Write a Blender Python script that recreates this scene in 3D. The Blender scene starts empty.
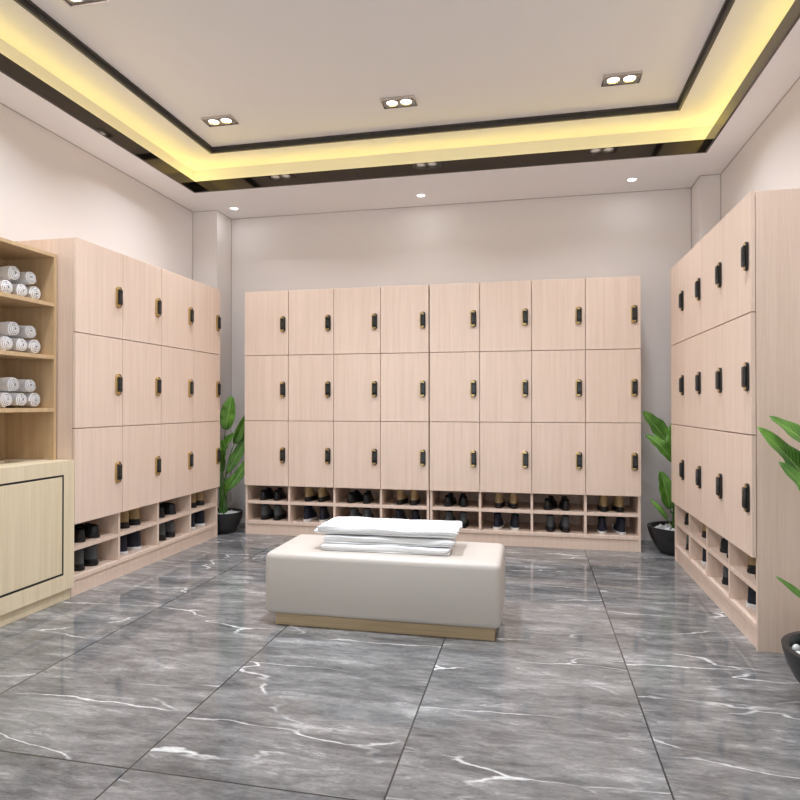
import bpy, bmesh, math, random
from mathutils import Vector, Matrix, noise
random.seed(7)
C = bpy.context.scene.collection
PI = math.pi

# ------------------------------------------------------------------ materials
def nt(name):
    m = bpy.data.materials.new(name); m.use_nodes = True
    n = m.node_tree; b = n.nodes['Principled BSDF']
    return m, n, b
def N(n, t, **k):
    x = n.nodes.new(t)
    for a, v in k.items():
        if a.startswith('i_'): x.inputs[a[2:].replace('_', ' ')].default_value = v
        else: setattr(x, a, v)
    return x
def plain(name, col, rough=.5, metal=0, bump=0, bscale=200, spec=.5):
    m, n, b = nt(name)
    b.inputs['Base Color'].default_value = (*col, 1); b.inputs['Roughness'].default_value = rough
    b.inputs['Metallic'].default_value = metal; b.inputs['Specular IOR Level'].default_value = spec
    tc = N(n, 'ShaderNodeTexCoord')
    no = N(n, 'ShaderNodeTexNoise'); no.inputs['Scale'].default_value = bscale; no.inputs['Detail'].default_value = 4
    n.links.new(tc.outputs['Object'], no.inputs['Vector'])
    if bump:
        bp = N(n, 'ShaderNodeBump'); bp.inputs['Strength'].default_value = bump; bp.inputs['Distance'].default_value = .002
        n.links.new(no.outputs['Fac'], bp.inputs['Height']); n.links.new(bp.outputs['Normal'], b.inputs['Normal'])
    else:
        mr = N(n, 'ShaderNodeMapRange'); mr.inputs['To Min'].default_value = max(0, rough*.9); mr.inputs['To Max'].default_value = min(1, rough*1.1)
        n.links.new(no.outputs['Fac'], mr.inputs['Value']); n.links.new(mr.outputs['Result'], b.inputs['Roughness'])
    return m
def wood(name, c1, c2, rough=.45, horiz=False, sc=38, seed=0.):
    m, n, b = nt(name)
    tc = N(n, 'ShaderNodeTexCoord'); oi = N(n, 'ShaderNodeObjectInfo')
    ml = N(n, 'ShaderNodeMath', operation='MULTIPLY'); ml.inputs[1].default_value = 37
    ad = N(n, 'ShaderNodeVectorMath', operation='ADD'); cx = N(n, 'ShaderNodeCombineXYZ')
    n.links.new(oi.outputs['Random'], ml.inputs[0]); n.links.new(ml.outputs[0], cx.inputs[0]); n.links.new(ml.outputs[0], cx.inputs[1])
    n.links.new(tc.outputs['Object'], ad.inputs[0]); n.links.new(cx.outputs[0], ad.inputs[1])
    mp = N(n, 'ShaderNodeMapping')
    mp.inputs['Scale'].default_value = (1, 1, .022) if not horiz else (.022, .022, 1)
    mp.inputs['Location'].default_value = (seed, seed, seed)
    n.links.new(ad.outputs[0], mp.inputs['Vector'])
    a = N(n, 'ShaderNodeTexNoise'); a.inputs['Scale'].default_value = sc; a.inputs['Detail'].default_value = 5; a.inputs['Roughness'].default_value = .6
    f = N(n, 'ShaderNodeTexNoise'); f.inputs['Scale'].default_value = sc*5; f.inputs['Detail'].default_value = 3
    n.links.new(mp.outputs[0], a.inputs['Vector']); n.links.new(mp.outputs[0], f.inputs['Vector'])
    mx = N(n, 'ShaderNodeMath', operation='MULTIPLY_ADD'); mx.inputs[1].default_value = .45; 
    n.links.new(f.outputs['Fac'], mx.inputs[0]); 
    m2 = N(n, 'ShaderNodeMath', operation='MULTIPLY'); m2.inputs[1].default_value = .55
    n.links.new(a.outputs['Fac'], m2.inputs[0]); n.links.new(m2.outputs[0], mx.inputs[2])
    r = N(n, 'ShaderNodeValToRGB'); r.color_ramp.elements[0].position = .36; r.color_ramp.elements[1].position = .62
    r.color_ramp.elements[0].color = (*c2, 1); r.color_ramp.elements[1].color = (*c1, 1)
    n.links.new(mx.outputs[0], r.inputs[0]); n.links.new(r.outputs[0], b.inputs['Base Color'])
    bp = N(n, 'ShaderNodeBump'); bp.inputs['Strength'].default_value = .12; bp.inputs['Distance'].default_value = .001
    n.links.new(mx.outputs[0], bp.inputs['Height']); n.links.new(bp.outputs[0], b.inputs['Normal'])
    b.inputs['Roughness'].default_value = rough; b.inputs['Specular IOR Level'].default_value = .35
    return m
def emis(name, col, s):
    m, n, b = nt(name)
    b.inputs['Base Color'].default_value = (*col, 1)
    b.inputs['Emission Color'].default_value = (*col, 1); b.inputs['Emission Strength'].default_value = s
    return m
PINK = wood('locker_laminate', (.86, .675, .55), (.77, .585, .465))
YEL = wood('cabinet_laminate', (.84, .72, .51), (.74, .61, .41), sc=26, seed=3.)
SHW = wood('towel_shelf_laminate', (.66, .47, .275), (.54, .365, .20), sc=26, seed=5.)
OAK = wood('bench_base_wood', (.55, .42, .26), (.40, .29, .16), horiz=True, sc=30)
WALL = plain('wall_paint', (.86, .80, .765), .7, bump=.03)
CEIL = plain('ceiling_paint', (.93, .90, .885), .75, bump=.02)
BLACKMIR = plain('black_mirror_steel', (.095, .082, .072), .08, 1)
BLACKTRIM = plain('black_trim_metal', (.060, .052, .047), .45, 0)
GOLD = plain('lock_gold', (.62, .45, .20), .28, 1)
LBLACK = plain('lock_black', (.012, .012, .012), .2)
KEYS = plain('lock_keypad', (.05, .055, .05), .35)
CHROME = plain('chrome', (.72, .68, .64), .12, 1)
LED = emis('warm_led', (1, .82, .25), 5.8)
LAMP = emis('lamp_face', (1, .96, .92), 5)
PU = plain('bench_leather', (.60, .545, .485), .42, bump=.05, bscale=500)
SHEET = plain('white_linen', (.92, .92, .92), .85, bump=.15, bscale=60)
TOWEL = plain('white_terry', (.84, .83, .83), .95, bump=.45, bscale=320)
POT = plain('pot_black', (.018, .018, .018), .38, bump=.06)
PEB = plain('white_pebble', (.72, .72, .70), .55)
SOIL = plain('soil', (.05, .035, .025), .9)
SBLK = plain('shoe_black', (.010, .010, .012), .35)
SOLE = plain('sole_black', (.008, .008, .008), .5)
STAN = plain('shoe_tan_suede', (.38, .26, .13), .8, bump=.1)
SGRY = plain('shoe_grey_felt', (.085, .09, .095), .8, bump=.1)
SNAV = plain('shoe_navy_canvas', (.009, .011, .024), .7, bump=.1)
SWHT = plain('sole_white', (.78, .78, .77), .5)
BLINE = plain('black_inlay', (.008, .007, .006), .5)
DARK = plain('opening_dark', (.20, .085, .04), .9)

def leaf_mat():
    m, n, b = nt('leaf_green')
    uv = N(n, 'ShaderNodeUVMap'); sp = N(n, 'ShaderNodeSeparateXYZ'); n.links.new(uv.outputs[0], sp.inputs[0])
    # ribs slant from the midrib: v*26 - |u|*4
    ab = N(n, 'ShaderNodeMath', operation='ABSOLUTE'); n.links.new(sp.outputs[0], ab.inputs[0])
    a1 = N(n, 'ShaderNodeMath', operation='MULTIPLY'); a1.inputs[1].default_value = -22; n.links.new(ab.outputs[0], a1.inputs[0])
    a2 = N(n, 'ShaderNodeMath', operation='MULTIPLY_ADD'); a2.inputs[1].default_value = 150; n.links.new(sp.outputs[1], a2.inputs[0]); n.links.new(a1.outputs[0], a2.inputs[2])
    si = N(n, 'ShaderNodeMath', operation='SINE'); n.links.new(a2.outputs[0], si.inputs[0])
    no = N(n, 'ShaderNodeTexNoise'); no.inputs['Scale'].default_value = 9; tc = N(n, 'ShaderNodeTexCoord'); n.links.new(tc.outputs['Object'], no.inputs['Vector'])
    ma = N(n, 'ShaderNodeMath', operation='MULTIPLY_ADD'); ma.inputs[1].default_value = .10; n.links.new(si.outputs[0], ma.inputs[0]); n.links.new(no.outputs['Fac'], ma.inputs[2])
    r = N(n, 'ShaderNodeValToRGB'); r.color_ramp.elements[0].position = .3; r.color_ramp.elements[1].position = .72
    r.color_ramp.elements[0].color = (.045, .14, .015, 1); r.color_ramp.elements[1].color = (.18, .39, .055, 1)
    n.links.new(ma.outputs[0], r.inputs[0])
    rib = N(n, 'ShaderNodeMath', operation='LESS_THAN'); rib.inputs[1].default_value = .05; n.links.new(ab.outputs[0], rib.inputs[0])
    mx = N(n, 'ShaderNodeMix', data_type='RGBA'); mx.inputs['B'].default_value = (.32, .48, .13, 1)
    n.links.new(rib.outputs[0], mx.inputs['Factor']); n.links.new(r.outputs[0], mx.inputs['A']); n.links.new(mx.outputs['Result'], b.inputs['Base Color'])
    bp = N(n, 'ShaderNodeBump'); bp.inputs['Strength'].default_value = .35; bp.inputs['Distance'].default_value = .002
    n.links.new(si.outputs[0], bp.inputs['Height']); n.links.new(bp.outputs[0], b.inputs['Normal'])
    b.inputs['Roughness'].default_value = .32
    b.inputs['Transmission Weight'].default_value = 0
    return m
LEAF = leaf_mat()
STEM = plain('leaf_stalk', (.07, .17, .03), .45)

def marble():
    m, n, b = nt('grey_marble_tiles')
    L = n.links.new
    geo = N(n, 'ShaderNodeNewGeometry'); sp = N(n, 'ShaderNodeSeparateXYZ'); L(geo.outputs['Position'], sp.inputs[0])
    def cell(out, off, size):
        s = N(n, 'ShaderNodeMath', operation='SUBTRACT'); s.inputs[1].default_value = off; L(out, s.inputs[0])
        d = N(n, 'ShaderNodeMath', operation='DIVIDE'); d.inputs[1].default_value = size; L(s.outputs[0], d.inputs[0])
        fl = N(n, 'ShaderNodeMath', operation='FLOOR'); L(d.outputs[0], fl.inputs[0])
        fr = N(n, 'ShaderNodeMath', operation='FRACT'); L(d.outputs[0], fr.inputs[0])
        pp = N(n, 'ShaderNodeMath', operation='PINGPONG'); pp.inputs[1].default_value = .5; L(fr.outputs[0], pp.inputs[0])
        lt = N(n, 'ShaderNodeMath', operation='LESS_THAN'); lt.inputs[1].default_value = .0028/size; L(pp.outputs[0], lt.inputs[0])
        return fl.outputs[0], lt.outputs[0]
    fx, jx = cell(sp.outputs[0], .372, .766)
    fy, jy = cell(sp.outputs[1], 1.62, 4.8)
    jt = N(n, 'ShaderNodeMath', operation='MAXIMUM'); L(jx, jt.inputs[0]); L(jy, jt.inputs[1])
    off = N(n, 'ShaderNodeCombineXYZ'); L(fx, off.inputs[0]); L(fy, off.inputs[1])
    wn = N(n, 'ShaderNodeTexWhiteNoise'); L(off.outputs[0], wn.inputs['Vector'])
    sc = N(n, 'ShaderNodeVectorMath', operation='SCALE'); sc.inputs['Scale'].default_value = 7; L(wn.outputs['Color'], sc.inputs[0])
    ad = N(n, 'ShaderNodeVectorMath', operation='ADD'); L(geo.outputs['Position'], ad.inputs[0]); L(sc.outputs[0], ad.inputs[1])
    mp = N(n, 'ShaderNodeMapping'); mp.inputs['Rotation'].default_value = (0, 0, math.radians(-17)); mp.inputs['Scale'].default_value = (.62, 2.3, 1); L(ad.outputs[0], mp.inputs['Vector'])
    # warp
    w = N(n, 'ShaderNodeTexNoise'); w.inputs['Scale'].default_value = 1.8; w.inputs['Detail'].default_value = 6; w.inputs['Roughness'].default_value = .6; L(mp.outputs[0], w.inputs['Vector'])
    ws = N(n, 'ShaderNodeVectorMath', operation='MULTIPLY_ADD'); ws.inputs[1].default_value = (.35, .35, .35); L(w.outputs['Color'], ws.inputs[0]); L(mp.outputs[0], ws.inputs[2])
    a = N(n, 'ShaderNodeTexNoise'); a.inputs['Scale'].default_value = 4.4; a.inputs['Detail'].default_value = 13; a.inputs['Roughness'].default_value = .80; L(ws.outputs[0], a.inputs['Vector'])
    r = N(n, 'ShaderNodeValToRGB'); cr = r.color_ramp
    cr.elements[0].position = .33; cr.elements[0].color = (.065, .066, .068, 1); cr.elements[1].position = .66; cr.elements[1].color = (.50, .495, .485, 1)
    e = cr.elements.new(.46); e.color = (.165, .163, .162, 1); e = cr.elements.new(.56); e.color = (.265, .26, .256, 1)
    L(a.outputs['Fac'], r.inputs[0])
    # white veins
    w2 = N(n, 'ShaderNodeTexNoise'); w2.inputs['Scale'].default_value = 5; w2.inputs['Detail'].default_value = 5; L(mp.outputs[0], w2.inputs['Vector'])
    w3 = N(n, 'ShaderNodeVectorMath', operation='MULTIPLY_ADD'); w3.inputs[1].default_value = (.22, .22, .22); L(w2.outputs['Color'], w3.inputs[0]); L(mp.outputs[0], w3.inputs[2])
    v = N(n, 'ShaderNodeTexVoronoi', feature='DISTANCE_TO_EDGE'); v.inputs['Scale'].default_value = 1.35; L(w3.outputs[0], v.inputs['Vector'])
    mr = N(n, 'ShaderNodeMapRange'); mr.inputs['From Min'].default_value = .001; mr.inputs['From Max'].default_value = .012; mr.inputs['To Min'].default_value = .85; mr.inputs['To Max'].default_value = 0; L(v.outputs['Distance'], mr.inputs['Value'])
    k = N(n, 'ShaderNodeTexNoise'); k.inputs['Scale'].default_value = 3.2; k.inputs['Detail'].default_value = 2; L(mp.outputs[0], k.inputs['Vector'])
    km = N(n, 'ShaderNodeMapRange'); km.inputs['From Min'].default_value = .46; km.inputs['From Max'].default_value = .60; L(k.outputs['Fac'], km.inputs['Value'])
    vm = N(n, 'ShaderNodeMath', operation='MULTIPLY'); L(mr.outputs[0], vm.inputs[0]); L(km.outputs[0], vm.inputs[1])
    dk = N(n, 'ShaderNodeTexNoise'); dk.inputs['Scale'].default_value = 2.6; dk.inputs['Detail'].default_value = 8; dk.inputs['Roughness'].default_value = .62; L(w3.outputs[0], dk.inputs['Vector'])
    d1 = N(n, 'ShaderNodeMath', operation='SUBTRACT'); d1.inputs[1].default_value = .47; L(dk.outputs['Fac'], d1.inputs[0])
    d2 = N(n, 'ShaderNodeMath', operation='ABSOLUTE'); L(d1.outputs[0], d2.inputs[0])
    d3 = N(n, 'ShaderNodeMapRange'); d3.inputs['From Min'].default_value = .0; d3.inputs['From Max'].default_value = .018; d3.inputs['To Min'].default_value = .55; d3.inputs['To Max'].default_value = 0; L(d2.outputs[0], d3.inputs['Value'])
    dm = N(n, 'ShaderNodeMix', data_type='RGBA'); dm.inputs['B'].default_value = (.10, .10, .105, 1); L(d3.outputs[0], dm.inputs['Factor']); L(r.outputs[0], dm.inputs['A'])
    mx = N(n, 'ShaderNodeMix', data_type='RGBA'); mx.inputs['B'].default_value = (.86, .86, .85, 1); L(vm.outputs[0], mx.inputs['Factor']); L(dm.outputs['Result'], mx.inputs['A'])
    m2 = N(n, 'ShaderNodeMix', data_type='RGBA'); m2.inputs['B'].default_value = (.035, .035, .035, 1); L(jt.outputs[0], m2.inputs['Factor']); L(mx.outputs['Result'], m2.inputs['A'])
    L(m2.outputs['Result'], b.inputs['Base Color'])
    b.inputs['Roughness'].default_value = .07; b.inputs['Specular IOR Level'].default_value = .5
    return m
MARB = marble()

# ------------------------------------------------------------------ helpers
def box(bm, x0, x1, y0, y1, z0, z1, mi=0, bev=0, seg=1):
    vs = [bm.verts.new(p) for p in ((x0,y0,z0),(x1,y0,z0),(x1,y1,z0),(x0,y1,z0),(x0,y0,z1),(x1,y0,z1),(x1,y1,z1),(x0,y1,z1))]
    fs = [bm.faces.new([vs[i] for i in q]) for q in ((0,3,2,1),(4,5,6,7),(0,1,5,4),(1,2,6,5),(2,3,7,6),(3,0,4,7))]
    for f in fs: f.material_index = mi
    if bev:
        es = list({e for f in fs for e in f.edges})
        r = bmesh.ops.bevel(bm, geom=es, offset=bev, segments=seg, affect='EDGES', profile=.5)
        for f in r['faces']: f.material_index = mi
def rings(bm, rs, mi=0, cap0=True, cap1=True, closed=True):
    """loft a list of rings (lists of points, same count)"""
    V = [[bm.verts.new(p) for p in r] for r in rs]
    n = len(rs[0]); m = n if closed else n-1
    for a, b in zip(V, V[1:]):
        for i in range(m):
            f = bm.faces.new((a[i], a[(i+1) % n], b[(i+1) % n], b[i])); f.material_index = mi
    if cap0: f = bm.faces.new(V[0][::-1]); f.material_index = mi
    if cap1: f = bm.faces.new(V[-1]); f.material_index = mi
    return V
def obj(name, bm, mats, parent=None, loc=None, smooth=False, label=None):
    bmesh.ops.recalc_face_normals(bm, faces=bm.faces)
    me = bpy.data.meshes.new(name); bm.to_mesh(me); bm.free()
    for m in (mats if isinstance(mats, (list, tuple)) else [mats]): me.materials.append(m)
    if smooth:
        for p in me.polygons: p.use_smooth = True
        try: me.set_sharp_from_angle(angle=math.radians(42))
        except Exception: pass
    o = bpy.data.objects.new(name, me); C.objects.link(o)
    if parent: o.parent = parent
    if loc: o.location = loc
    if label: o['label'] = label
    return o
def inst(name, me, parent=None, loc=(0,0,0), rz=0, label=None):
    o = bpy.data.objects.new(name, me); C.objects.link(o); o.location = loc; o.rotation_euler = (0,0,rz)
    if parent: o.parent = parent
    if label: o['label'] = label
    return o
def bobj(name, mats, boxes, parent=None, bev=0, **k):
    bm = bmesh.new()
    for q in boxes: box(bm, *q[:6], mi=(q[6] if len(q) > 6 else 0), bev=bev)
    return obj(name, bm, mats, parent, **k)
def thing(name, label, cat, loc=(0,0,0), rz=0, group=None):
    o = bpy.data.objects.new(name, None); C.objects.link(o); o.empty_display_size = .1
    o.location = loc; o.rotation_euler = (0,0,rz); tag(o, label, cat, group); return o
def tag(o, label, cat, group=None):
    o['label'] = label; o['category'] = cat
    if group: o['group'] = group
def struct(name, mats, boxes, **k):
    o = bobj(name, mats, boxes, **k); o['kind'] = 'structure'; return o
def disc(r, n=24, z=0, cx=0, cy=0): return [(cx+r*math.cos(2*PI*i/n), cy+r*math.sin(2*PI*i/n), z) for i in range(n)]

# ------------------------------------------------------------------ the room
WL, WR, YB, YF, H = -2.915, 1.353, 5.188, -2.0, 2.761
FL, FR, FY, FN, FZ = -2.627, 1.131, 4.472, -1.1, 2.846
REC = .13; REB = .19
U, U2 = 3.012, 3.052
DL, DR, DY, DN = -2.418, .939, 4.356, -.9
struct('floor', MARB, [(WL-.1, WR+.1, YF-.1, YB+.1, -.1, 0)])
struct('wall_left', WALL, [(WL-.1, WL, YF, YB, 0, H), (WL, -2.682, 4.925, YB, 0, H)])
struct('wall_right', WALL, [(WR, WR+.1, YF, YB, 0, H), (1.2136, WR, 4.925, YB, 0, H)])
struct('wall_back', WALL, [(WL-.1, WR+.1, YB, YB+.1, 0, H)])
struct('wall_front', WALL, [(WL-.1, -2.5, YF-.1, YF, 0, H), (.95, WR+.1, YF-.1, YF, 0, H), (-2.5, .95, YF-.1, YF, 2.5, H)])  # wide opening added behind the camera to let the fill light in
bm = bmesh.new()
CL_, CR_, CY_, CN_ = FL-REC, FR+REC, FY+REB, FN-REC
def ring_boxes(x0, x1, y0, y1, X0, X1, Y0, Y1, z0, z1):   # inner rect x0..y1, outer X0..Y1
    return [(X0, x0, Y0, Y1, z0, z1), (x1, X1, Y0, Y1, z0, z1), (x0, x1, y1, Y1, z0, z1), (x0, x1, Y0, y0, z0, z1)]
for q in ring_boxes(FL-.014, FR+.014, FN-.014, FY+.014, WL-.1, WR+.1, YF-.1, YB+.1, H, H+.035): box(bm, *q)
for q in ring_boxes(CL_, CR_, CN_, CY_, WL-.1, WR+.1, YF-.1, YB+.1, H+.035, U): box(bm, *q)
for q in ring_boxes(DL-.016, DR+.016, DN-.016, DY+.016, CL_-.05, CR_+.05, CN_-.05, CY_+.05, U, U+.03): box(bm, *q)
box(bm, DL-.1, DR+.1, DN-.1, DY+.1, U2, U2+.03)
for q in ring_boxes(DL-.016, DR+.016, DN-.016, DY+.016, DL-.1, DR+.1, DN-.1, DY+.1, U+.03, U2): box(bm, *q)
ceiling = obj('ceiling', bm, CEIL); ceiling['kind'] = 'structure'
struct('trim_1', BLACKMIR, ring_boxes(FL, FR, FN, FY, FL-.014, FR+.014, FN-.014, FY+.014, H-.001, FZ))
struct('trim_2', BLACKTRIM, ring_boxes(DL, DR, DN, DY, DL-.016, DR+.016, DN-.016, DY+.016, U-.002, U2-.012)
       + ring_boxes(DL+.012, DR-.012, DN+.012, DY-.012, DL, DR, DN, DY, U2-.014, U2))
bm = bmesh.new()
for q in [(CL_+.0005, CL_+.012, FN, CY_-.02, 2.885, 2.903), (CR_-.012, CR_-.0005, FN, CY_-.02, 2.885, 2.903),
          (CL_+.02, CR_-.02, CY_-.012, CY_-.0005, 2.872, 2.890), (CL_+.02, CR_-.02, CN_+.0005, CN_+.012, 2.885, 2.903)]: box(bm, *q)
obj('light_strip', bm, LED, ceiling)

bd = .005  # grey strips added as the thin shade lines along ceiling and column seams
struct('seam_shade_strip', plain('seam_shade_grey', (.54, .49, .455), .8), [(WL, WL+bd, YF, 4.925-bd, H-bd, H-.0005), (WL, -2.682, 4.925-bd, 4.925, H-bd, H-.0005), (-2.682, -2.682+bd, 4.925, YB-bd, H-bd, H-.0005),
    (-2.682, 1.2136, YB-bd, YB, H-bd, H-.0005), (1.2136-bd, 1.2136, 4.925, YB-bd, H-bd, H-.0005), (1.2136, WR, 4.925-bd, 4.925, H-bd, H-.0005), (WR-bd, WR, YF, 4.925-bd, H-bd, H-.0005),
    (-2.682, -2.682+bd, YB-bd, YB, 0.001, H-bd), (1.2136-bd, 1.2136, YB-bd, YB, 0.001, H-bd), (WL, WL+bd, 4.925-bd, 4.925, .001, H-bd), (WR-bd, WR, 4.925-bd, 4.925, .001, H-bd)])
# ------------------------------------------------------------------ ceiling lights
def spot_twin(x, y, label, watt):
    t = thing('twin_spotlight', label, 'ceiling light', (x, y, U2), 0, 'square twin spotlights in the ceiling tray')
    w, d = .112, .062
    bobj('frame', CHROME, ring_boxes(-w+.008, w-.008, -d+.008, d-.008, -w, w, -d, d, -.014, -.0005), t)
    bobj('housing', plain_h, [(-w+.009, w-.009, -d+.009, d-.009, -.004, -.001)], t)
    for s in (-1, 1):
        bm = bmesh.new(); cx = s*.047
        rings(bm, [disc(.044, 28, -.0045, cx), disc(.044, 28, -.011, cx), disc(.036, 28, -.012, cx), disc(.034, 28, -.007, cx)], cap0=False, cap1=False)
        h = obj('lamp_ring', bm, CHROME, t, smooth=True)
        bm = bmesh.new(); rings(bm, [disc(.0335, 28, -.006, cx), disc(.0335, 28, -.0085, cx)])
        obj('lamp_face', bm, LAMP, h)
        li = bpy.data.lights.new('spot_light', 'AREA'); li.shape = 'DISK'; li.size = .085; li.energy = watt; li.color = (.94, 1, 1.10); li.spread = math.radians(127)
        lo = bpy.data.objects.new('spot_light', li); C.objects.link(lo); lo.location = (cx, 0, -.016); lo.parent = t
plain_h = plain('spot_housing', (.42, .39, .37), .3, .7)
ROWS = [(3.94, 4.3), (2.585, 7.0), (1.28, .5), (-.05, .3)]  # lamps out of view continue the grid, added to light the room
xs = [-2.125, -.85, .53]
lab = {(0,0): 'twin spotlight set in the ceiling panel, leftmost of the back row of three', (1,0): 'middle twin spotlight of the back row in the ceiling panel',
       (2,0): 'twin spotlight in the ceiling panel at right, near the corner of the black trim', (0,1): 'twin spotlight cut by the top edge of the picture at upper left'}
for j, (y, watt) in enumerate(ROWS):
    for i, x in enumerate(xs):
        spot_twin(x, y, lab.get((i, j), 'unseen twin spotlight added to light the room, above or behind the viewpoint'), watt*((.72, 1.5, .72)[i] if j == 1 else 1))
for k, (x, y, l) in enumerate([(-2.508, 4.915-.18, 'small round downlight in the lower ceiling near the left corner'),
                  (-.878, 4.733, 'small round downlight in the lower ceiling above the middle of the back lockers'),
                  (.731, 4.716, 'small round downlight in the lower ceiling near the right corner')]):
    y = [4.90, 4.91, 4.895][k]
    t = thing('round_downlight', l, 'ceiling light', (x, y, H), 0, 'round downlights along the back wall')
    bm = bmesh.new(); rings(bm, [disc(.045, 28, -.0006), disc(.043, 28, -.006), disc(.033, 28, -.007), disc(.031, 28, -.003)], cap0=False, cap1=False)
    obj('rim', bm, plain_h if 0 else CEIL, t, smooth=True)
    bm = bmesh.new(); rings(bm, [disc(.0305, 28, -.001), disc(.0305, 28, -.004)]); obj('lamp_face', bm, LAMP, t)
    li = bpy.data.lights.new('down_light', 'AREA'); li.shape = 'DISK'; li.size = .06; li.energy = .35; li.color = (.95, 1, 1.05)
    lo = bpy.data.objects.new('down_light', li); C.objects.link(lo); lo.location = (0, 0, -.009); lo.parent = t

# ------------------------------------------------------------------ lockers
DT = .018                                  # door thickness; local frame: x = width to the right, y = depth going in, z up; door face at y=0
zrow = [(1.4745, 2.0), (.9385, 1.4695), (.405, .9335)]
def lock_meshes():
    def cap(w, h, y0, y1, bm, mi=0, n=10, inset=.003, dx=0):
        r = w/2
        def outline(rr, hh, y):
            pts = []
            for i in range(n+1): a = PI*i/n; pts.append((dx+rr*math.cos(a), y, hh/2-r+rr*math.sin(a)))
            for i in range(n+1): a = PI+PI*i/n; pts.append((dx+rr*math.cos(a), y, -hh/2+r+rr*math.sin(a)))
            return pts
        rings(bm, [outline(r, h, y0), outline(r, h, y1+inset), outline(r-inset, h, y1)], mi)
    bm = bmesh.new(); cap(.037, .128, -.0003, -.0125, bm, dx=-.004); p = bm
    b2 = bmesh.new(); cap(.037, .128, -.0003, -.0115, b2, dx=.004, inset=.001); box(b2, -.0160, .0195, -.022, -.0108, -.046, .046, 0, .004, 2)
    b3 = bmesh.new(); box(b3, -.0105, .0145, -.0232, -.0218, -.036, .036, 0, .0006)
    for i in range(3):
        for j in range(4): box(b3, -.0075+i*.0073, -.0030+i*.0073, -.0240, -.0233, .014-j*.012, .021-j*.012, 1)
    out = []
    for nm, b, m, sm in (('lock_plate', p, [GOLD], True), ('lock_body', b2, [LBLACK], True), ('keypad', b3, [LBLACK, KEYS], False)):
        o = obj(nm, b, m, smooth=sm); out.append((nm, o.data)); bpy.data.objects.remove(o)
    return out
LOCKS = lock_meshes()
def locker(name_label, loc, rz, W, D, unit_word):
    t = thing('locker_cabinet', name_label, 'locker', loc, rz, 'wooden locker cabinets')
    cw = W/4; c0 = DT+.0025; th = .018
    g = .002
    for s, x in ((0, .0015), (1, W-th-.0015)):
        bobj('side_panel', PINK, [(x, x+th, c0, D, 0, 1.998)], t, bev=.0008)
    x0, x1 = .0015+th+.0003, W-th-.0018
    bobj('top_panel', PINK, [(x0, x1, c0, D, 1.98, 1.998)], t)
    bobj('back_panel', PINK, [(x0, x1, D-.008, D-.0003, .086, 1.9795)], t)
    bobj('bottom_panel', PINK, [(x0, x1, c0, D-.009, .086, .110)], t, bev=.0008)
    bobj('plinth', PINK, [(x0, x1, c0+.008, c0+.026, 0, .0855)], t)
    bobj('door_divider_panel', PINK, [(x0, x1, c0+.002, D-.009, z, z+.018) for z in (.408, .929, 1.465)], t)
    for k in range(1, 4):
        bobj('divider', PINK, [(k*cw-.009, k*cw+.009, c0, D-.009, .1103, .2515), (k*cw-.009, k*cw+.009, c0, D-.009, .2752, .4075),
                               (k*cw-.009, k*cw+.009, c0+.002, D-.009, .4263, .9285), (k*cw-.009, k*cw+.009, c0+.002, D-.009, .9473, 1.4645), (k*cw-.009, k*cw+.009, c0+.002, D-.009, 1.4833, 1.9795)], t, bev=.0006)
    bobj('shoe_shelf', PINK, [(x0, x1, c0+.0005, D-.009, .252, .275)], t, bev=.0008)
    rowname = ['top', 'middle', 'bottom']
    dm = {}
    for r, (z0, z1) in enumerate(zrow):
        bm = bmesh.new(); box(bm, 0, cw-.0042, 0, DT, z0, z1, 0, .0012)
        o = obj('door', bm, PINK); dm[r] = o.data; bpy.data.objects.remove(o)
        for k in range(4):
            d = inst('door', dm[r], t, (k*cw+.0021, 0, 0))
            for nm, me in LOCKS: inst(nm, me, d, (cw-.0021-.047, 0, (z0+z1)/2-.012))
    return t
DEP = .43
lk = [
 ('left locker cabinet of pale wood against the left wall beside the towel shelves', (-2.479, 2.979, 0), PI/2, 1.631, .42, 'left wall locker'),
 ('pale wood locker cabinet on the back wall, the left half of the pair', (-2.330, 4.738, 0), 0, 1.5435, .435, 'back wall left locker'),
 ('pale wood locker cabinet on the back wall, the right half of the pair', (-.7815, 4.738, 0), 0, 1.5485, .435, 'back wall right locker'),
 ('pale wood locker cabinet along the right wall with its end panel facing forward', (.930, 4.552, 0), -PI/2, 1.600, .405, 'right wall locker')]
LK = [locker(*a) for a in lk]

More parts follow.
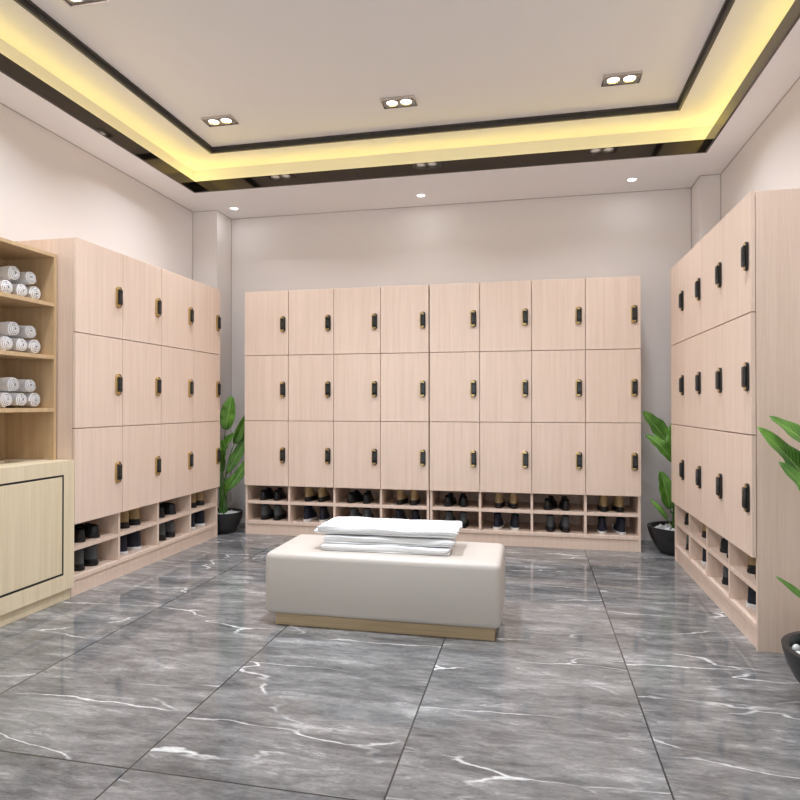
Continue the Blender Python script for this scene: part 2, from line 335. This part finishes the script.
# ------------------------------------------------------------------ shoes  (toe towards -y, local origin on the floor under the middle)
def outline(t0, L, wt, wh, z, n=28, ycut=None):
    """footprint: toe at y=-L/2, heel at y=+L/2; wt, wh half widths of toe and heel part"""
    pts = []
    for i in range(n):
        a = 2*PI*i/n; c, s = math.cos(a), math.sin(a)
        y = L/2*s
        k = (1-s)/2            # 1 at toe
        w = wh+(wt-wh)*k-.006*math.exp(-((s-.15)/.35)**2)
        pts.append((w*(abs(c)**.75)*(1 if c > 0 else -1), y, z))
    return pts
def shoe_kind(kind):
    L = .215; wt, wh = .041, .0365
    up = bmesh.new(); so = bmesh.new(); ex = bmesh.new(); parts = []
    sh = .018 if kind != 'navy' else .020
    rings(so, [outline(0, L, wt, wh, 0.0), outline(0, L+.004, wt+.0015, wh+.0015, .004), outline(0, L+.004, wt+.0015, wh+.0015, sh)])
    def upper(bm, zs, wfac, mi=0, open_top=True):
        R = []
        for z, fr, bk, w in zs:     # front y, back y, half width
            n = 28; r = []
            for i in range(n):
                a = 2*PI*i/n; c, s = math.cos(a), math.sin(a)
                yc = (fr+bk)/2; hl = (bk-fr)/2
                k = (1-s)/2
                ww = w*(1 if z > sh+.05 else (wh/wt+(1-wh/wt)*k))
                r.append((ww*(abs(c)**.8)*(1 if c > 0 else -1), yc+hl*s, z-(.012*(1-k) if z == zs[-1][0] and kind == 'black' else 0)))
            R.append(r)
        # inner wall: fold the rim inwards and down so that the opening is hollow
        top = R[-1]; cx = sum(p[0] for p in top)/len(top); cy = sum(p[1] for p in top)/len(top)
        inn = [((p[0]-cx)*.86+cx, (p[1]-cy)*.92+cy, p[2]-.001) for p in top]
        low = [(p[0]*1, p[1], p[2]-.03) for p in inn]
        rings(bm, R+[inn, low], mi)
    if kind == 'black':
        upper(up, [(sh, -.105, .105, .039), (sh+.014, -.104, .106, .040), (sh+.028, -.092, .105, .036), (sh+.040, -.062, .103, .031), (sh+.052, -.022, .101, .028), (sh+.064, .012, .100, .026)], 0)
        # tongue, heel tab
        rings(ex, [[(x, y0+.0*x, z) for x, y0, z in ((-.018, -.052, .060), (.018, -.052, .060), (.018, -.046, .056), (-.018, -.046, .056))],
                   [(x, y0, z) for x, y0, z in ((-.02, .000, .094), (.02, .000, .094), (.018, .006, .094), (-.018, .006, .094))]])
        parts = [('upper', up, SBLK), ('sole', so, SOLE), ('tongue', ex, SBLK)]
    elif kind in ('tan', 'grey'):
        upper(up, [(.040, -.098, .104, .0385), (.052, -.083, .104, .0355), (.066, -.052, .103, .0325), (.080, -.020, .102, .0305), (.098, .000, .100, .0285), (.118, .008, .099, .0275)], 0)
        # rubber shell around toe and foot
        rings(ex, [outline(0, L-.006, .0395, .0305, sh), outline(0, L-.002, .0415, .0320, sh+.010), outline(0, L-.008, .0395, .031, .042)], cap1=True)
        parts = [('shaft', up, STAN if kind == 'tan' else SGRY), ('sole', so, SOLE), ('toe_shell', ex, SOLE)]
    else:
        upper(up, [(sh, -.104, .104, .0385), (sh+.014, -.100, .104, .0385), (sh+.028, -.084, .103, .0345), (sh+.042, -.050, .102, .0315), (sh+.058, -.022, .101, .0295), (sh+.078, -.006, .100, .0285), (sh+.096, .004, .099, .0280)], 0)
        # toe cap: half dome just proud of the canvas
        n = 14; R = []
        for zz, fr, w in ((sh+.0005, -.1075, .0405), (sh+.014, -.1045, .0395), (sh+.024, -.093, .034)):
            R.append([(w*math.cos(PI+PI*i/n), -.062+(fr+.062)*math.sin(PI*i/n), zz) for i in range(n+1)])
        rings(ex, R, cap0=True, cap1=True)
        parts = [('upper', up, SNAV), ('sole', so, SWHT), ('toe_cap', ex, SWHT)]
        lc = bmesh.new()
        for i in range(5):
            z = .058+i*.011; y = -.075+i*.0125
            box(lc, -.016, .016, y-.010, y-.004, z-.001, z+.003, 0, .001)
        parts.append(('laces', lc, SWHT if 0 else SNAV))
    res = []
    for nm, b, m in parts:
        o = obj(nm, b, m, smooth=True); res.append((nm, o.data)); bpy.data.objects.remove(o)
    return res
KINDS = {k: shoe_kind(k) for k in ('black', 'tan', 'grey', 'navy')}
DESC = {'black': ('low black shoe', 'shoe'), 'tan': ('black-footed tan boot', 'boot'), 'grey': ('black-footed grey boot', 'boot'), 'navy': ('white-soled navy high-top', 'shoe')}
NAME = {'black': 'low_shoe', 'tan': 'ankle_boot', 'grey': 'ankle_boot', 'navy': 'high_top_shoe'}
ORD = ['first', 'second', 'third', 'fourth']
for (lb, loc, rz, W, D, word) in lk:
    cw = W/4
    for k in range(4):
        for lvl, z in (('upper', .275), ('lower', .110)):
            kd = ('black', 'tan')[k % 2] if lvl == 'upper' else ('grey', 'navy')[k % 2]
            M = Matrix.Translation(loc) @ Matrix.Rotation(rz, 4, 'Z')
            for s in (-1, 1):
                off = {'black': .052, 'tan': .053, 'grey': .053, 'navy': .062}[kd]
                a = {'black': .10*s, 'tan': .05*s, 'grey': .05*s, 'navy': .10*s}[kd]
                if kd == 'black' and k == 2: a = -.32 if s < 0 else .06
                p = M @ Vector(((k+.5)*cw+s*off, (.15 if kd != 'black' else .142)+DT, z+.0006))
                d, cat = DESC[kd]
                t = thing(NAME[kd], '%s %s, %s cubby, %s column, %s' % ('left' if s < 0 else 'right', d, lvl, ORD[k], word), cat, p, rz+PI+a,
                          {'black': 'low black shoes in the upper cubbies', 'tan': 'tan boots in the upper cubbies', 'grey': 'grey boots in the lower cubbies', 'navy': 'navy high-tops in the lower cubbies'}[kd])
                for nm, me in KINDS[kd]:
                    o = inst(nm, me, t)
                    if s < 0: o.scale = (-1, 1, 1)

# ------------------------------------------------------------------ towel cabinet and shelves on the left
Y0, Y1 = 1.76, 2.9765
XF = -2.479; XB = WL+.002; ZT = .764
t = thing('towel_cabinet', 'yellowish wooden base cabinet with black outlined door at left, below the rolled towels', 'cabinet', (XF, Y0, 0))
def R(q): return (q[0]-XF, q[1]-XF, q[2]-Y0, q[3]-Y0, q[4], q[5])+tuple(q[6:])
bobj('side_panel', YEL, [R((XB, XF-.022, Y1-.018, Y1, 0, ZT-.0253))], t)
bobj('side_panel', YEL, [R((XB, XF-.022, Y0, Y0+.018, 0, ZT-.0253))], t)
bobj('plinth', YEL, [R((XF-.04, XF-.022, Y0+.019, Y1-.019, 0, .0635))], t)
hx0, hx1, hy0, hy1 = -2.80, -2.672, 2.20, 2.835
bobj('countertop', YEL, [R((XB, hx0, Y0, Y1, ZT-.025, ZT)), R((hx1, XF-.0205, Y0, Y1, ZT-.025, ZT)), R((hx0, hx1, Y0, hy0, ZT-.025, ZT)), R((hx0, hx1, hy1, Y1, ZT-.025, ZT))], t)
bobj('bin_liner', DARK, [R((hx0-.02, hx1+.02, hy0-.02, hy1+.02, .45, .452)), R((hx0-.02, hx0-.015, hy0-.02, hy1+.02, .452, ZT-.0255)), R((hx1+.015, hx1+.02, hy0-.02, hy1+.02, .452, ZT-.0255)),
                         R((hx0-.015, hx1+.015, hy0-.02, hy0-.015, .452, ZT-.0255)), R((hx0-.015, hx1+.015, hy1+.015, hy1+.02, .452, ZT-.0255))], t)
dz0, dz1, dy0, dy1 = .147, .690, 1.835, 2.899
fr = [R((XF-.02, XF, Y0, dy0, .064, ZT)), R((XF-.02, XF, dy1, Y1, .064, ZT)), R((XF-.02, XF, dy0, dy1, .064, dz0)), R((XF-.02, XF, dy0, dy1, dz1, ZT))]
bobj('front_frame', YEL, fr, t)
ln = .011
bobj('inlay_line', BLINE, [R((XF-.02, XF-.001, dy0+.0005, dy0+ln, dz0+.0005, dz1-.0005)), R((XF-.02, XF-.001, dy1-ln, dy1-.0005, dz0+.0005, dz1-.0005)),
                     R((XF-.02, XF-.001, dy0+ln, dy1-ln, dz0+.0005, dz0+ln)), R((XF-.02, XF-.001, dy0+ln, dy1-ln, dz1-ln, dz1-.0005))], t)
bobj('door', YEL, [R((XF-.02, XF, dy0+ln+.0005, dy1-ln-.0005, dz0+ln+.0005, dz1-ln-.0005))], t, bev=.001)

SX = -2.592; SY1 = 2.972
t = thing('towel_shelf', 'open wooden shelf unit standing on the base cabinet at left, holding rolled towels', 'shelf', (SX, Y0, ZT))
def R(q): return (q[0]-SX, q[1]-SX, q[2]-Y0, q[3]-Y0, q[4]-ZT, q[5]-ZT)
ZS = 1.904
bobj('side_panel', SHW, [R((XB, SX, SY1-.019, SY1, ZT+.0005, ZS))], t, bev=.0008)
bobj('side_panel', SHW, [R((XB, SX, Y0, Y0+.019, ZT+.0005, ZS))], t, bev=.0008)
bobj('back_panel', SHW, [R((XB, XB+.01, Y0+.0195, SY1-.0195, ZT+.0005, ZS-.02))], t)
bobj('top_panel', SHW, [R((XB, SX, Y0+.0193, SY1-.0193, ZS-.019, ZS))], t, bev=.0008)
for z in (1.632, 1.341, 1.050):
    bobj('shelf', SHW, [R((XB+.0105, SX-.001, Y0+.0195, SY1-.0195, z-.021, z))], t, bev=.0008)

def towel_mesh(seed):
    rnd = random.Random(seed)
    bm = bmesh.new(); n = 64; turns = 3.4; rout = .0425; pitch = .0098; th = .0031
    ph = rnd.uniform(0, 2*PI)
    prof = []
    def pt(i, side):
        a = turns*2*PI*i/n; r = .006+pitch*a/(2*PI)
        r = r*(1+.04*math.sin(2*a+ph)) + side*th
        return (r*math.cos(a+ph), r*math.sin(a+ph))
    outer = [pt(i, 1) for i in range(n+1)]; inner = [pt(i, -1) for i in range(n+1)]
    loop = outer+inner[::-1]
    s = rout/max(math.hypot(*p) for p in loop)
    loop = [(p[0]*s, p[1]*s) for p in loop]
    Lx = .22; NS = 7; R_ = []
    for k in range(NS):
        x = -Lx*k/(NS-1); e = .97+.05*math.sin(k*1.3+seed)
        if k in (0, NS-1): e *= .95
        R_.append([(x-(.010*(math.hypot(*p)/rout)**2 if k == 0 else 0), p[0]*e, p[1]*e) for p in loop])
    V = [[bm.verts.new(p) for p in r] for r in R_]; m = len(loop)
    for a, b in zip(V, V[1:]):
        for i in range(m): bm.faces.new((a[i], a[(i+1) % m], b[(i+1) % m], b[i]))
    for r in (V[0], V[-1]):
        for i in range(n): bm.faces.new((r[i], r[i+1], r[m-2-i], r[m-1-i]))
    o = obj('rolled_towel', bm, TOWEL, smooth=True); me = o.data; bpy.data.objects.remove(o); return me
TM = [towel_mesh(i*3+1) for i in range(5)]
rr = .0425
spots = [(2.890, rr, 'right roll of the lower layer'), (2.801, rr, 'middle roll of the lower layer'), (2.704, rr, 'left roll of the lower layer'),
         (2.848, rr*2.86, 'right roll on top'), (2.738, rr*2.86, 'left roll on top')]
for si, (z, nm) in enumerate(((1.632, 'top'), (1.341, 'middle'), (1.050, 'lowest'))):
    for i, (y, dz, w) in enumerate(spots):
        xx = -2.650+(.010 if i > 2 else 0)
        o = inst('rolled_towel', TM[(i+si) % 5 if False else i], None, (xx, y, z+dz+.0015), 0)
        o.rotation_euler = (si*.0, 0, (-.05, -.06, -.07, -.09, -.06)[i])
        tag(o, 'white rolled towel, %s, on the %s towel shelf' % (w, nm), 'towel', 'rolled white towels on the %s shelf' % nm)

# ------------------------------------------------------------------ bench
bx0, bx1, by0, by1, bz0, bz1 = -1.278, -.140, 2.810, 3.272, .055, .352
t = thing('bench', 'low beige upholstered bench in the middle of the marble floor', 'bench', ((bx0+bx1)/2, (by0+by1)/2, 0))
cx, cy = (bx0+bx1)/2, (by0+by1)/2
bm = bmesh.new(); box(bm, bx0-cx, bx1-cx, by0-cy, by1-cy, bz0, bz1, 0, .03, 6); obj('cushion', bm, PU, t, smooth=True)
bm = bmesh.new(); box(bm, bx0-cx+.052, bx1-cx-.03, by0-cy+.022, by1-cy-.022, 0, bz0-.0003, 0, .002); obj('base', bm, OAK, t)

# ------------------------------------------------------------------ folded sheets
def sheet(i, x0, x1, y0, y1, z0, h, label, seed, sway=0):
    """a sheet folded into two leaves, folds to the front, layered edges to the right"""
    n = 44; prof = []
    # cross-section in (y,z): upper leaf and lower leaf joined at the back, rounded lips at the front
    def lip(zc, hh, yf, yb, m=7):
        return [(yf+hh*.9-hh*.9*math.sin(PI*k/m), zc-hh*math.cos(PI*k/m)) for k in range(m+1)]
    g = h*.012
    hh = (h-g)/4
    f1 = (.24, .18, .22)[i]; h1 = (h-g)*f1/2; h2 = (h-g)*(1-f1)/2; hh = h1
    a = lip(h1, h1, y0+(.006, .002, .010)[i], y1); b = lip(h1*2+g+h2, h2, y0, y1)
    mid = y0+.06
    prof = a+[(y0+.03, 2*hh), (mid, 2*hh+g*.2), (mid, 2*hh+g*.8), (y0+.03, 2*hh+g)]+b
    back = [(y1-.02, h), (y1-.006, h*.93), (y1, h*.72), (y1-.003, h*.5), (y1, h*.28), (y1-.006, h*.07), (y1-.02, 0)]
    top = [(y0+(y1-y0)*k/7, h) for k in range(1, 7)]; bot = [(y1-(y1-y0)*k/7, 0) for k in range(1, 7)]
    prof = prof+top+back+bot
    cxx, cyy = (x0+x1)/2, (y0+y1)/2
    bm = bmesh.new(); R_ = []
    for k in range(n+1):
        u = k/n; x = x0+(x1-x0)*u
        edge = min(u, 1-u)*n
        sq = .55 if edge == 0 else (.86 if edge == 1 else (.96 if edge == 2 else 1))
        r = []
        for (y, z) in prof:
            zc = h/2
            zz = zc+(z-zc)*sq
            nv = noise.noise(Vector((x*3.2+seed, y*6, z*30+seed*2)))
            nv2 = noise.noise(Vector((x*14+seed*3, y*9, seed)))
            zz += (nv*.0078+nv2*.003)*(1 if z > 0.002 else .0)*(z/h)**.5
            yy = y+noise.noise(Vector((x*4+seed, z*45, 3.)))*.011
            xx = x+noise.noise(Vector((y*8+seed, z*70, 9.)))*.034*(1 if edge < 1.5 else (.5 if edge < 3 else 0))
            r.append((xx-cxx, yy-cyy, max(zz, 0.0)))
        R_.append(r)
    rings(bm, R_)
    o = obj('folded_sheet', bm, SHEET, loc=(cxx, cyy, z0), smooth=True)
    o.rotation_euler = (0, 0, sway)
    sub = o.modifiers.new('s', 'SUBSURF'); sub.levels = 1; sub.render_levels = 1
    tag(o, label, 'folded sheet', 'folded white sheets on the bench')
zb = bz1+.0008
sheet(0, -1.026, -.385, 2.905, 3.165, zb, .034, 'folded white sheet at the bottom of the stack on the bench', 1.3, .015)
sheet(1, -1.022, -.372, 2.912, 3.175, zb+.0385, .036, 'folded white sheet in the middle of the stack on the bench', 5.1, .03)
sheet(2, -1.052, -.350, 2.910, 3.180, zb+.0805, .041, 'folded white sheet on top of the stack on the bench', 8.7, .022)

# ------------------------------------------------------------------ plants
def pot_mesh(R0, Hh):
    bm = bmesh.new()
    prof = [(.50, 0), (.56, .02), (.70, .2), (.83, .42), (.93, .66), (.985, .88), (1.0, 1.0), (.985, 1.01), (.90, 1.0), (.885, .9), (.82, .72)]
    rings(bm, [disc(R0*r, 40, Hh*z) for r, z in prof], cap1=True)
    return bm
def leaf(bm, base, blade, tip, width, up=None, bow=.12, stalk_r=.006, seed=0, fold=.25):
    base, blade, tip = Vector(base), Vector(blade), Vector(tip)
    uvl = bm.loops.layers.uv.verify()
    d = (tip-blade); L = d.length; dn = d.normalized()
    if up is None: up = Vector((0, -1, .35))
    up = Vector(up); up = (up-dn*up.dot(dn)).normalized(); side = dn.cross(up)
    n, m = 18, 8; G = []
    for i in range(n+1):
        t = i/n
        w = width/2*(math.sin(PI*min(1, (t*.93+.035))**.80))**.75 if t < 1 else .0008
        w = max(w, .0008)
        c = blade+d*t+up*(bow*L*math.sin(PI*t))
        row = []
        for j in range(m+1):
            u = j/m*2-1
            rip = .006*math.sin(t*22+seed*3+u)*abs(u)*(width/.12)
            p = c+side*(w*u*math.cos(fold*abs(u)))+up*(abs(u)*w*math.sin(fold)*1.2-w*fold*.2+rip*math.sin(PI*t))
            row.append((p, u, t))
        G.append(row)
    th = .0009
    def grid(o):
        return [[bm.verts.new(p+up*o) for p, u, t in row] for row in G]
    A, B = grid(th), grid(-th)
    def face(vs, uvs, mi=0):
        f = bm.faces.new(vs); f.material_index = mi; f.smooth = True
        for l, q in zip(f.loops, uvs): l[uvl].uv = q
    for i in range(n):
        for j in range(m):
            q = [(G[a][b][1], G[a][b][2]) for a, b in ((i, j), (i, j+1), (i+1, j+1), (i+1, j))]
            face((A[i][j], A[i][j+1], A[i+1][j+1], A[i+1][j]), q)
            face((B[i][j], B[i+1][j], B[i+1][j+1], B[i][j+1]), [q[0], q[3], q[2], q[1]])
        for j in (0, m):
            face((A[i][j], A[i+1][j], B[i+1][j], B[i][j]), [(1, 0)]*4)
    for i in (0, n):
        for j in range(m): face((A[i][j], A[i][j+1], B[i][j+1], B[i][j]), [(1, 0)]*4)
    # stalk: curve from base to blade start, leaving upright and bending into the blade
    P1 = base+Vector((0, 0, (blade-base).length*.45)); P2 = blade-dn*(blade-base).length*.3
    K = 12; R_ = []
    for i in range(K+1):
        t = i/K; p = base*(1-t)**3+P1*3*t*(1-t)**2+P2*3*t*t*(1-t)+blade*t**3
        t2 = min(1, t+.02); t1 = t2-.02
        f = lambda t: base*(1-t)**3+P1*3*t*(1-t)**2+P2*3*t*t*(1-t)+blade*t**3
        tg = (f(t2)-f(t1)).normalized(); a = tg.cross(Vector((.3, 1, .1))).normalized(); b = tg.cross(a)
        r = stalk_r*(1.5-.95*t)
        R_.append([p+a*(r*math.cos(2*PI*k/8))+b*(r*math.sin(2*PI*k/8)) for k in range(8)])
    rings(bm, R_, mi=1)
def plant(label, center, R0, Hh, leaves, name='potted_plant'):
    cx, cy = center
    t = thing(name, label, 'plant', (cx, cy, 0), 0)
    obj('pot', pot_mesh(R0, Hh), POT, t, smooth=True)
    bm = bmesh.new(); rings(bm, [disc(R0*.79, 32, Hh*.74), disc(R0*.80, 32, Hh*.80)]); obj('soil', bm, SOIL, t)
    bm = bmesh.new(); rnd = random.Random(int(cx*100))
    for k in range(150):
        a = rnd.uniform(0, 2*PI); r = R0*.80*math.sqrt(rnd.random()); s = R0*rnd.uniform(.055, .085)
        mat = Matrix.Translation((r*math.cos(a), r*math.sin(a), Hh*.86+rnd.uniform(-.01, .02)*R0*5*(1-r/R0))) @ Matrix.Rotation(rnd.uniform(0, 6), 4, (rnd.random(), rnd.random(), rnd.random()+.1)) @ Matrix.Diagonal((s*1.2, s, s*.7, 1))
        bmesh.ops.create_icosphere(bm, subdivisions=2, radius=1, matrix=mat)
    p = obj('pebbles', bm, PEB, t, smooth=True); p['kind'] = 'stuff'
    for i, lf in enumerate(leaves):
        bm = bmesh.new(); base, blade, tip, w = lf[:4]; kw = lf[4] if len(lf) > 4 else {}
        sh = lambda q: (q[0]-cx, q[1]-cy, q[2])
        base = sh(base) if base else (random.uniform(-.035, .035), random.uniform(-.03, .03), Hh*.78)
        leaf(bm, base, sh(blade), sh(tip), w, seed=i, **kw)
        obj('leaf', bm, [LEAF, STEM], t)
    return t
f0 = {}
plant('potted leafy plant in the far left corner between the left and back lockers', (-2.532, 4.778), .155, .175, [
    (None, (-2.53, 4.80, .86), (-2.475, 4.80, 1.145), .135, dict(up=(.25, -1, .1), bow=.03)),
    (None, (-2.47, 4.84, .74), (-2.372, 4.88, 1.00), .10, dict(up=(.8, -.6, .2), bow=.05)),
    (None, (-2.53, 4.735, .64), (-2.41, 4.73, .835), .125, dict(up=(-.5, -1, .6), bow=.08)),
    (None, (-2.55, 4.74, .60), (-2.525, 4.72, .78), .11, dict(up=(.2, -1, .2), bow=.06)),
    (None, (-2.50, 4.78, .50), (-2.36, 4.92, .86), .09, dict(up=(.4, -.9, .2), bow=-.04)),
    (None, (-2.48, 4.76, .36), (-2.345, 4.90, .64), .085, dict(up=(.3, -1, .1), bow=-.05)),
    (None, (-2.50, 4.74, .32), (-2.395, 4.71, .50), .075, dict(up=(-.2, -1, .4), bow=.1)),
    (None, (-2.60, 4.78, .62), (-2.70, 4.80, .93), .12, dict(up=(-.3, -1, .2), bow=.06)),
    (None, (-2.58, 4.84, .50), (-2.65, 4.86, .82), .10, dict(up=(.2, -1, .2), bow=.02)),
])
plant('potted leafy plant in the far right corner between the back and right lockers', (1.015, 4.79), .20, .192, [
    (None, (1.00, 4.86, .74), (.795, 4.86, 1.02), .15, dict(up=(.5, -1, .5), bow=.04)),
    (None, (.985, 4.78, .66), (.80, 4.79, .852), .105, dict(up=(-.2, -1, 1.1), bow=.13)),
    (None, (.955, 4.72, .33), (.885, 4.70, .600), .125, dict(up=(.3, -1, .2), bow=.05)),
    (None, (.94, 4.74, .245), (.83, 4.76, .385), .040, dict(up=(.4, -1, .3), bow=.08)),
    (None, (1.02, 4.82, .66), (1.03, 4.84, .985), .15, dict(up=(-.3, -1, .2), bow=.03)),
    (None, (1.01, 4.72, .52), (1.08, 4.68, .80), .13, dict(up=(-.2, -1, .2), bow=.05)),
    (None, (1.08, 4.78, .55), (1.23, 4.82, .88), .13, dict(up=(-.5, -1, .2), bow=.05)),
    (None, (1.03, 4.70, .42), (1.12, 4.66, .68), .10, dict(up=(-.2, -1, .2), bow=.05)),
])
plant('potted leafy plant at the right edge beside the right locker end panel', (1.115, 2.475), .228, .192, [
    (None, (1.08, 2.53, .655), (.838, 2.60, .985), .115, dict(up=(.6, -1, .55), bow=.04)),
    (None, (1.10, 2.52, .80), (.880, 2.60, 1.025), .105, dict(up=(.55, -1, .75), bow=.05)),
    (None, (1.03, 2.40, .62), (.873, 2.49, .862), .10, dict(up=(.6, -1, .6), bow=.05)),
    (None, (1.065, 2.54, .272), (.901, 2.60, .418), .034, dict(up=(.5, -1, .4), bow=.03)),
    (None, (1.14, 2.48, .72), (1.23, 2.46, 1.10), .13, dict(up=(-.2, -1, .2), bow=.05)),
    (None, (1.16, 2.44, .55), (1.30, 2.36, .86), .12, dict(up=(-.2, -1, .3), bow=.06)),
    (None, (1.08, 2.36, .42), (1.10, 2.22, .70), .11, dict(up=(0, -1, .5), bow=.08)),
])

# ------------------------------------------------------------------ light and camera
li = bpy.data.lights.new('fill_light', 'AREA'); li.shape = 'RECTANGLE'; li.size = 3.4; li.size_y = 2.4; li.energy = 14; li.color = (.94, 1, 1.08)  # soft fill added at the opening behind the camera, an unseen source
lo = bpy.data.objects.new('fill_light', li); C.objects.link(lo); lo.location = (-.78, YF-.05, 1.25); lo.rotation_euler = (PI/2, 0, 0)
w = bpy.data.worlds.new('World'); bpy.context.scene.world = w; w.use_nodes = True
w.node_tree.nodes['Background'].inputs[0].default_value = (.93, 1, 1.08, 1); w.node_tree.nodes['Background'].inputs[1].default_value = .9

cam = bpy.data.cameras.new('camera'); co = bpy.data.objects.new('camera', cam); C.objects.link(co)
cam.sensor_width = 36; cam.lens = 619.49/800*36; cam.clip_start = .05
co.location = (0, 0, 1.0684); co.rotation_euler = (PI/2+.0076, 0, .2109)
bpy.context.scene.camera = co
vs = bpy.context.scene.view_settings
vs.view_transform = 'Standard'; vs.look = 'None'; vs.exposure = .22; vs.gamma = 1; vs.use_curve_mapping = False
